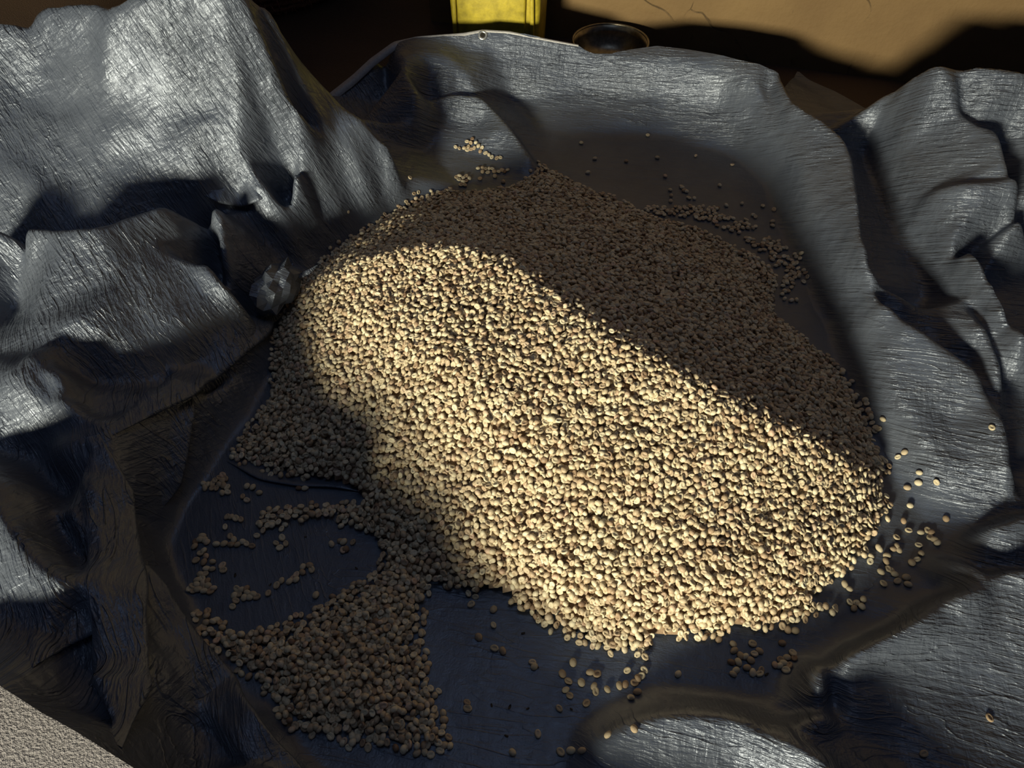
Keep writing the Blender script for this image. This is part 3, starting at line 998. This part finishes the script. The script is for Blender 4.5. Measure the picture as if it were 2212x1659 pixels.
# thin fringe of beans spilled along the far right edge of the heap
FRINGE = [(1388, 460), (1400, 443), (1440, 446), (1470, 441), (1520, 442), (1560, 442), (1552, 458), (1600, 474), (1640, 486), (1650, 505), (1688, 517), (1700, 545),
          (1735, 552), (1728, 575), (1762, 592), (1742, 612), (1746, 640), (1720, 652), (1690, 648), (1690, 600), (1650, 545), (1590, 500), (1500, 468)]
fw = [tuple(P(u, v, 0.006)[:2]) for u, v in FRINGE]
p = layer(0.0092, 0.0036, 140)
rg = np.random.default_rng(141)
p = p[inside(fw, p[:, 0], p[:, 1]) & (zsample(SD, p[:, 0], p[:, 1]) < -0.003) & (vnoise(p[:, 0] * 45, p[:, 1] * 45, 77) > 0.30)]
pts.append(np.column_stack([p, zsample(Z, p[:, 0], p[:, 1]) + 0.0028]))
til.append(np.full(len(p), 0.15))
top_n = len(pts[0])
pts = np.concatenate(pts)
til = np.concatenate(til)

# loose beans around the heap, at the places the photo shows them
def cluster(u, v, ru, rv, n, seed):
    rg = np.random.default_rng(seed)
    out = []
    for _ in range(n * 12):
        x, y = math.sqrt(rg.random()), rg.random() * 6.283
        lob = 0.72 + 0.28 * math.sin(3 * y + seed)
        q = (u + ru * lob * x * math.cos(y), v + rv * lob * x * math.sin(y))
        gap = 9.0 * (0.6 + 0.4 * v / 1200)
        if all(math.hypot(q[0] - o[0], q[1] - o[1]) > gap for o in out):
            out.append(q)
        if len(out) == n: break
    return out
groups = {   # name: (label, group, pixels)
 'wrinkle': ('coffee bean in a small huddle on the tarpaulin wrinkle behind the peak of the heap', 'huddle of beans on the wrinkle',
   cluster(1025, 312, 32, 14, 22, 1) + [(984, 315), (992, 319), (1062, 320), (1073, 323), (1081, 328)]),
 'corner': ('coffee bean in a loose row on the tarpaulin between the wrinkle and the heap', 'row of beans below the wrinkle',
   cluster(1060, 368, 40, 8, 12, 2) + cluster(1000, 388, 18, 14, 12, 3) + [(1037, 385), (1087, 392), (1069, 380), (886, 385), (892, 397), (902, 397)]),
 'rear': ('coffee bean lying loose on the tarpaulin between the heap and the rear rim', 'loose beans behind the heap',
   [(1265, 193), (1405, 256), (1285, 342), (1353, 348), (1420, 340), (1503, 336), (1437, 380), (1555, 400), (1582, 355), (1270, 372), (1448, 410), (1472, 402),
    (1478, 411), (1483, 413), (1474, 405), (1450, 422), (1449, 434), (1500, 428), (1488, 427), (1569, 443), (1603, 439), (1648, 444), (1672, 452), (1627, 464), (1632, 468),
    (1612, 474), (1669, 478), (1669, 487), (1725, 463)]),
 'right': ('coffee bean lying loose on the tarpaulin slope beside the lit flank of the heap', 'loose beans by the lit flank',
   [(1857, 792), (1898, 815), (1905, 862), (1926, 876), (1879, 880), (1886, 882), (1905, 915), (1968, 957), (1950, 972), (1998, 1005), (1993, 1031), (2031, 1032),
    (1960, 1053), (1966, 1092), (1952, 1125), (1963, 1145), (1989, 1150), (1985, 1177), (2004, 1145), (2012, 1150), (2009, 1160), (2018, 1165), (2025, 1172), (2044, 1120),
    (1990, 1195), (1981, 1208), (1970, 1215), (2137, 930), (1937, 1160), (1937, 1180), (1930, 1186), (1942, 1188), (1916, 1200), (1898, 1183), (1901, 1186), (1914, 1212), (1919, 1228),
    (1926, 1232), (1933, 1240), (1903, 1235), (1958, 1247), (1939, 1255), (1962, 1262), (1909, 1260), (1882, 1202), (1880, 1212), (1825, 1262), (1835, 1272), (2138, 1550), (1996, 1628)]),
 'front': ('coffee bean lying loose on the bare tarpaulin along the near foot of the heap', 'loose beans at the near foot of the heap',
   [(1034, 1376), (1068, 1400), (1086, 1406), (1066, 1350), (1066, 1316), (1150, 1430), (1154, 1440), (1238, 1431), (1215, 1455), (1228, 1471), (1256, 1474), (1275, 1452), (1290, 1455),
    (1283, 1482), (1287, 1493), (1312, 1489), (1338, 1481), (1351, 1478), (1371, 1474), (1363, 1506), (1377, 1494), (1222, 1490), (1231, 1502), (1267, 1518), (1208, 1530), (1010, 1530), (1009, 1517), (1162, 1585),
    (1313, 1587), (1370, 1574), (1107, 1625), (1211, 1624), (1233, 1621), (1257, 1621), (1465, 1456), (1355, 1448), (1385, 1460), (1392, 1447), (1378, 1465), (1584, 1391), (1626, 1390), (1641, 1406), (1690, 1389),
    (1713, 1410), (1716, 1421), (1586, 1405), (1610, 1418), (1580, 1430), (1595, 1430), (1622, 1426), (1600, 1416), (1626, 1453), (1641, 1455), (1645, 1448), (1614, 1442), (1584, 1456), (1590, 1448),
    (1700, 1420), (1693, 1432), (1684, 1438), (1705, 1437), (1698, 1447), (1674, 1436), (1687, 1425), (1630, 1412), (1702, 1360), (1718, 1362), (1690, 1352), (1836, 1300), (1850, 1302), (1865, 1295), (1862, 1310), (1845, 1314)]),
 'hollow': ('dull brown coffee bean scattered on the bare blue-grey patch of tarpaulin between spreads of beans', 'beans on the bare patch',
   [(490, 1116), (499, 1116), (509, 1119), (520, 1122), (486, 1138), (437, 1157), (432, 1165), (442, 1166), (447, 1171), (422, 1170), (420, 1180), (467, 1175), (484, 1174), (497, 1158), (505, 1166), (513, 1176),
    (499, 1176), (532, 1174), (524, 1170), (544, 1179), (432, 1195), (440, 1189), (445, 1201), (423, 1210), (440, 1214), (459, 1213), (446, 1228), (458, 1229), (480, 1221), (482, 1231), (609, 1161), (596, 1173), (604, 1183),
    (617, 1174), (654, 1224), (669, 1221), (673, 1230), (653, 1236), (640, 1241), (632, 1250), (640, 1252), (625, 1256), (608, 1254), (597, 1264), (579, 1281), (742, 1170), (747, 1186), (762, 1171), (735, 1168), (741, 1188), (716, 1175),
    (682, 1285), (645, 1054), (659, 1054), (533, 1050), (546, 1052), (560, 1064), (524, 1072), (533, 1080), (502, 1310)]),
 'fold_foot': ('dull coffee bean in the patch of beans at the foot of the upright fold', 'patch of beans at the fold foot',
   cluster(470, 1046, 34, 24, 60, 5)),
 'islets': ('dull coffee bean in one of two small islets on the bare blue-grey tarpaulin', 'two islets of beans',
   cluster(436, 1262, 32, 26, 40, 6) + cluster(525, 1284, 32, 18, 30, 7)),
}
loose = []          # (x, y, z, group)
for gname, (lab, grp, lst) in groups.items():
    for (u, v) in lst:
        z = 0.004
        for _ in range(4):                       # settle on the sheet below
            p = P(u, v, z)
            z = float(zsample(TOP, p[0], p[1])) + 0.0026
        loose.append((p[0], p[1], z, gname))
stray = []          # one bean caught on the rounded fold
for (u, v) in [(726, 480), (753, 458)]:
    z = 0.05
    for _ in range(12):
        p = P(u, v, z)
        z = 0.5 * z + 0.5 * (float(zsample(Z, p[0], p[1])) + 0.0026)
    stray.append((p[0], p[1], z))

# which beans of the heap become objects of their own: the largest in view (nearest the camera, on top)
dcam = np.linalg.norm(pts - np.array([0, 0, CAM_H]), axis=1)
dcam[top_n:] = 99
n_single = 300 - len(loose) - len(stray)
print('loose beans', len(loose), 'stuff beans', len(pts))
if n_single < 0:
    # clusters past the limit go into the mass: keep the larger (nearer) ones single
    d = [np.linalg.norm(np.array(l[:3]) - np.array([0, 0, CAM_H])) for l in loose]
    order = np.argsort(d)
    keep = set(order[:300 - len(stray) - 0].tolist())
    extra = [l for i, l in enumerate(loose) if i not in keep]
    loose = [l for i, l in enumerate(loose) if i in keep]
    pts = np.concatenate([pts, np.array([l[:3] for l in extra])])
    til = np.concatenate([til, np.full(len(extra), 0.12)])
    n_single = 0
singles = np.argsort(dcam)[:max(n_single, 0)]
mask = np.ones(len(pts), bool)
mask[singles] = False

nr_all = normals(pts[:, 0], pts[:, 1])
R = rand_rot(nr_all, til, np.random.default_rng(5))
size = BEAN_L * rng.uniform(0.88, 1.10, len(pts))
asp = np.stack([np.ones(len(pts)), rng.uniform(0.9, 1.12, len(pts)), rng.uniform(0.85, 1.15, len(pts))], 1)

def bean_mass(sel):
    n = int(sel.sum())
    loc = BV[None] * (size[sel, None] * asp[sel])[:, None, :]
    co = np.einsum('nij,nvj->nvi', R[sel], loc) + pts[sel][:, None, :]
    fc = (BF[None] + (np.arange(n) * len(BV))[:, None, None]).reshape(-1, 3)
    t = np.random.default_rng(9).random(n)
    return co.reshape(-1, 3), fc, np.repeat(t, len(BV))
co, fc, tint = bean_mass(mask)
# core of the heap under the visible beans, so that no daylight shows through
core = TOP - 0.0105
cm = (THK > 0.014) & inp
cc = cm[:-1, :-1] & cm[1:, :-1] & cm[:-1, 1:] & cm[1:, 1:]
qd = np.stack([idx[:-1, :-1][cc], idx[:-1, 1:][cc], idx[1:, 1:][cc], idx[1:, :-1][cc]], 1)
us, iv = np.unique(qd, return_inverse=True)
qd = iv.reshape(qd.shape) + len(co)
cv = np.stack([X.ravel()[us], Y.ravel()[us], core.ravel()[us]], 1)
allv = np.concatenate([co, cv])
allf = np.concatenate([fc, qd[:, [0, 1, 2]], qd[:, [0, 2, 3]]])
heap_me = mesh_np('coffee_beans', allv, allf)
at = heap_me.attributes.new('tint', 'FLOAT', 'POINT')
at.data.foreach_set('value', np.concatenate([tint, np.full(len(cv), 0.03)]).astype(np.float32))
heap = link('coffee_beans', heap_me, M_BEAN_S)
tag(heap, 'broad heap of pale parchment coffee beans poured out on the tarpaulin', 'coffee beans', kind='stuff')

bean_hi = mesh_np('coffee_bean', HV, HF)
bean_hi.materials.append(M_BEAN)
def bean_object(x, y, z, rot, s, a, label, group):
    o = bpy.data.objects.new('coffee_bean', bean_hi)
    COL.objects.link(o)
    m = Matrix([list(rot[0]), list(rot[1]), list(rot[2])]).to_4x4()
    o.matrix_world = Matrix.Translation((x, y, z)) @ m @ Matrix.Diagonal((s * a[0], s * a[1], s * a[2], 1))
    return tag(o, label, 'coffee bean', group)
for i in singles:
    bean_object(*pts[i], R[i], size[i], asp[i], 'dull brown coffee bean on top of the thick spread of beans beside the bare floor-level tarpaulin', 'beans on the spread in front of the heap')
ll = np.array([l[:3] for l in loose])
ln = normals(ll[:, 0], ll[:, 1])
LR = rand_rot(ln, np.full(len(ll), 0.12), np.random.default_rng(15))
for i, l in enumerate(loose):
    lab, grp, _ = groups[l[3]]
    bean_object(l[0], l[1], l[2], LR[i], BEAN_L * rng.uniform(0.9, 1.1), (1, rng.uniform(0.92, 1.1), 1), lab, grp)
sr = rand_rot(normals(np.array([s[0] for s in stray]), np.array([s[1] for s in stray])), np.full(len(stray), 0.05), np.random.default_rng(3))
for i, s in enumerate(stray):
    bean_object(*s, sr[i], BEAN_L * (1.0, 0.6)[i], (1, 1, 1), ('pale coffee bean caught on the rounded grey fold above the heap', 'tiny broken coffee bean caught higher on the rounded grey fold')[i], None)

# ------------------------------------------------------------------ things behind the tarpaulin
# yellow jerrycan
def rounded_box(name, w, d, h, r, taper=1.0, seg=3):
    bm = bmesh.new()
    bmesh.ops.create_cube(bm, size=1)
    for v in bm.verts:
        t = taper if v.co.z < 0 else 1.0
        v.co = Vector((v.co.x * w * t, v.co.y * d * t, (v.co.z + 0.5) * h))
    bmesh.ops.bevel(bm, geom=list(bm.edges), offset=r, segments=seg, affect='EDGES', profile=0.5)
    return bm_mesh(name, bm)

pj = P(1080, 62, .15)
can = empty('jerrycan', (pj[0] - 0.002, 1.845, 0), math.radians(-9))
tag(can, 'yellow plastic jerrycan standing behind the eyelet edge of the tarpaulin', 'jerrycan')
link('body', rounded_box('body', 0.222, 0.17, 0.30, 0.018, 0.93), M_YEL, can)
fp = link('front_panel', rounded_box('front_panel', 0.165, 0.012, 0.235, 0.005, 0.95), M_YEL, can)
fp.location = (-0.006, -0.0835, 0.03)
fp.rotation_euler = (math.radians(1.2), 0, 0)
for sx in (0.092, -0.096):
    rb = link('rib', rounded_box('rib', 0.010, 0.010, 0.26, 0.0035, 1.0), M_YEL, can)
    rb.location = (sx, -0.0835, 0.02)
    rb.rotation_euler = (math.radians(1.2), math.radians(-1.2 if sx > 0 else 1.2), 0)
nk = bmesh.new()
bmesh.ops.create_cone(nk, cap_ends=True, radius1=0.026, radius2=0.024, depth=0.03, segments=24)
nko = link('neck', bm_mesh('neck', nk), M_YEL, can)
nko.location = (-0.06, 0, 0.31)
cp = bmesh.new()
bmesh.ops.create_cone(cp, cap_ends=True, radius1=0.030, radius2=0.029, depth=0.022, segments=24)
cpo = link('cap', bm_mesh('cap', cp), M_YELD, can)
cpo.location = (-0.06, 0, 0.335)
def tube(name, path, r, mat, parent, seg=10):
    path = [Vector(p) for p in path]
    bm = bmesh.new()
    rows = []
    for i, p in enumerate(path):
        t = (path[min(i + 1, len(path) - 1)] - path[max(i - 1, 0)]).normalized()
        q = t.to_track_quat('Z', 'Y')
        rows.append([bm.verts.new(p + q @ Vector((r * math.cos(2 * math.pi * k / seg), r * math.sin(2 * math.pi * k / seg), 0))) for k in range(seg)])
    for a, b in zip(rows[:-1], rows[1:]):
        for k in range(seg):
            bm.faces.new((a[k], a[(k + 1) % seg], b[(k + 1) % seg], b[k]))
    bm.faces.new(rows[0][::-1])
    bm.faces.new(rows[-1])
    return link(name, bm_mesh(name, bm), mat, parent)
tube('handle', [(-0.025, 0, 0.295), (-0.015, 0, 0.325), (0.0, 0, 0.335), (0.06, 0, 0.335), (0.085, 0, 0.325), (0.095, 0, 0.293)], 0.011, M_YEL, can)

# dark round pan
pc_ = P(1319, 86, .066)
pan = empty('pan', (pc_[0], pc_[1], 0), 0)
tag(pan, 'dark round metal pan on the floor between the yellow jerrycan and the ochre wall', 'pan')
def lathe(name, prof, seg, mat, parent):
    bm = bmesh.new()
    rows = [[bm.verts.new((r * math.cos(2 * math.pi * k / seg), r * math.sin(2 * math.pi * k / seg), z)) for k in range(seg)] for r, z in prof]
    for a, b in zip(rows[:-1], rows[1:]):
        for k in range(seg):
            bm.faces.new((a[k], a[(k + 1) % seg], b[(k + 1) % seg], b[k]))
    if prof[0][0] > 0.001:
        bm.faces.new(rows[0][::-1])
    bm.faces.new(rows[-1])
    return link(name, bm_mesh(name, bm), mat, parent)
lathe('bowl', [(0.055, 0.0), (0.068, 0.004), (0.080, 0.022), (0.088, 0.048), (0.090, 0.062), (0.0885, 0.062), (0.0865, 0.047), (0.078, 0.024), (0.066, 0.008), (0.02, 0.006)], 48, M_PAN, pan)
bm = bmesh.new()
rows = []
for i in range(48):
    a = 2 * math.pi * i / 48
    rows.append([bm.verts.new(((0.0915 + 0.003 * math.cos(b)) * math.cos(a), (0.0915 + 0.003 * math.cos(b)) * math.sin(a), 0.063 + 0.003 * math.sin(b))) for b in [k * math.pi / 4 for k in range(8)]])
for i in range(48):
    for j in range(8):
        bm.faces.new((rows[i][j], rows[(i + 1) % 48][j], rows[(i + 1) % 48][(j + 1) % 8], rows[i][(j + 1) % 8]))
link('rim', bm_mesh('rim', bm), M_PAN, pan)

# dark woven basket
bk = empty('basket', (-0.74, 2.30, 0), 0)
tag(bk, 'dark brown basket of coiled fibre with frayed strands in the gloom behind the tarpaulin', 'basket')
prof = []
NR = 16
def bask_r(z): return 0.25 + 0.10 * math.sin(min(1, z / 0.30) * math.pi / 2)
for k in range(NR):
    z = 0.02 + k * 0.0185
    r = bask_r(z)
    bm = bmesh.new()
    rows = []
    rn = random.Random(k)
    ph = rn.random() * 6
    for i in range(64):
        a = 2 * math.pi * i / 64
        wob = 0.0015 * math.sin(a * 9 + ph) + rn.uniform(-0.001, 0.001)
        rows.append([bm.verts.new(((r + wob + 0.0098 * math.cos(b)) * math.cos(a), (r + wob + 0.0098 * math.cos(b)) * math.sin(a), z + 0.0102 * math.sin(b) + wob)) for b in [j * math.pi / 3 for j in range(6)]])
    for i in range(64):
        for j in range(6):
            bm.faces.new((rows[i][j], rows[(i + 1) % 64][j], rows[(i + 1) % 64][(j + 1) % 6], rows[i][(j + 1) % 6]))
    link('coil', bm_mesh('coil', bm), M_REED, bk)
lathe('base', [(0.250, 0.0), (0.258, 0.012), (0.245, 0.018), (0.05, 0.018)], 48, M_REED, bk)
bm = bmesh.new()
for i in range(260):                     # frayed strands hanging at the foot
    a = random.uniform(math.pi, 2 * math.pi)
    z = random.uniform(0.01, 0.07)
    r = bask_r(z) + 0.010
    p0 = Vector((r * math.cos(a), r * math.sin(a), z))
    L = random.uniform(0.012, 0.035)
    d = Vector((math.cos(a + random.uniform(-1, 1)), math.sin(a + random.uniform(-1, 1)), random.uniform(-1.2, 0.2))).normalized()
    p1 = p0 + d * L
    p1.z = max(p1.z, 0.002)
    s = d.cross(Vector((0, 0, 1))).normalized() * 0.0012
    u_ = Vector((0, 0, 0.0010))
    a1, b1, c1, t1 = [bm.verts.new(x) for x in (p0 - s, p0 + s, p0 + u_, p1)]
    for tri in ((a1, b1, t1), (b1, c1, t1), (c1, a1, t1), (a1, c1, b1)):
        bm.faces.new(tri)
fr_o = link('frayed_fibres', bm_mesh('frayed_fibres', bm, False), M_REED, bk)
fr_o['kind'] = 'stuff'

# bits of dark husk on the sheet
M_HUSK = mat_simple('dark_husk', (0.03, 0.022, 0.016), 0.8, 0, 0.4, 300, 0)
bm = bmesh.new()
hv = [[bm.verts.new((0.5 * x, 0.3 * y * (1 - 0.5 * x * x), 0.12 + 0.25 * abs(x) ** 2 - 0.1 * abs(y))) for y in (-1, -0.3, 0.4, 1)] for x in (-1, -0.4, 0.3, 1)]
lv = [[bm.verts.new((v.co.x, v.co.y, v.co.z - 0.10)) for v in row] for row in hv]
for i in range(3):
    for j in range(3):
        bm.faces.new((hv[i][j], hv[i + 1][j], hv[i + 1][j + 1], hv[i][j + 1]))
        bm.faces.new((lv[i][j], lv[i][j + 1], lv[i + 1][j + 1], lv[i + 1][j]))
husk_me = bm_mesh('husk_flake', bm)
husk_me.materials.append(M_HUSK)
for i, (u, v) in enumerate([(660, 1160), (770, 1228), (508, 1243), (584, 1263), (1130, 1368), (1234, 1532), (1062, 1524), (1101, 1527), (1140, 1531), (1094, 1590), (1162, 1441), (1640, 1402), (1656, 1457), (1694, 1452)]):
    z = 0.004
    for _ in range(4):
        p = P(u, v, z)
        z = float(zsample(TOP, p[0], p[1])) + 0.0004
    o = bpy.data.objects.new('husk_flake', husk_me)
    COL.objects.link(o)
    o.location = (p[0], p[1], z)
    o.rotation_euler = (0, 0, i * 2.4)
    k = 0.0036 + 0.0016 * ((i * 37) % 5) / 4
    o.scale = (k, k, k)
    tag(o, 'tiny dark flake of husk on the bare tarpaulin in front of the heap' if u > 900 else 'tiny dark flake of husk on the bare blue-grey patch among the bean islets', 'husk flake', 'husk flakes in front of the heap' if u > 900 else 'husk flakes on the bare patch')
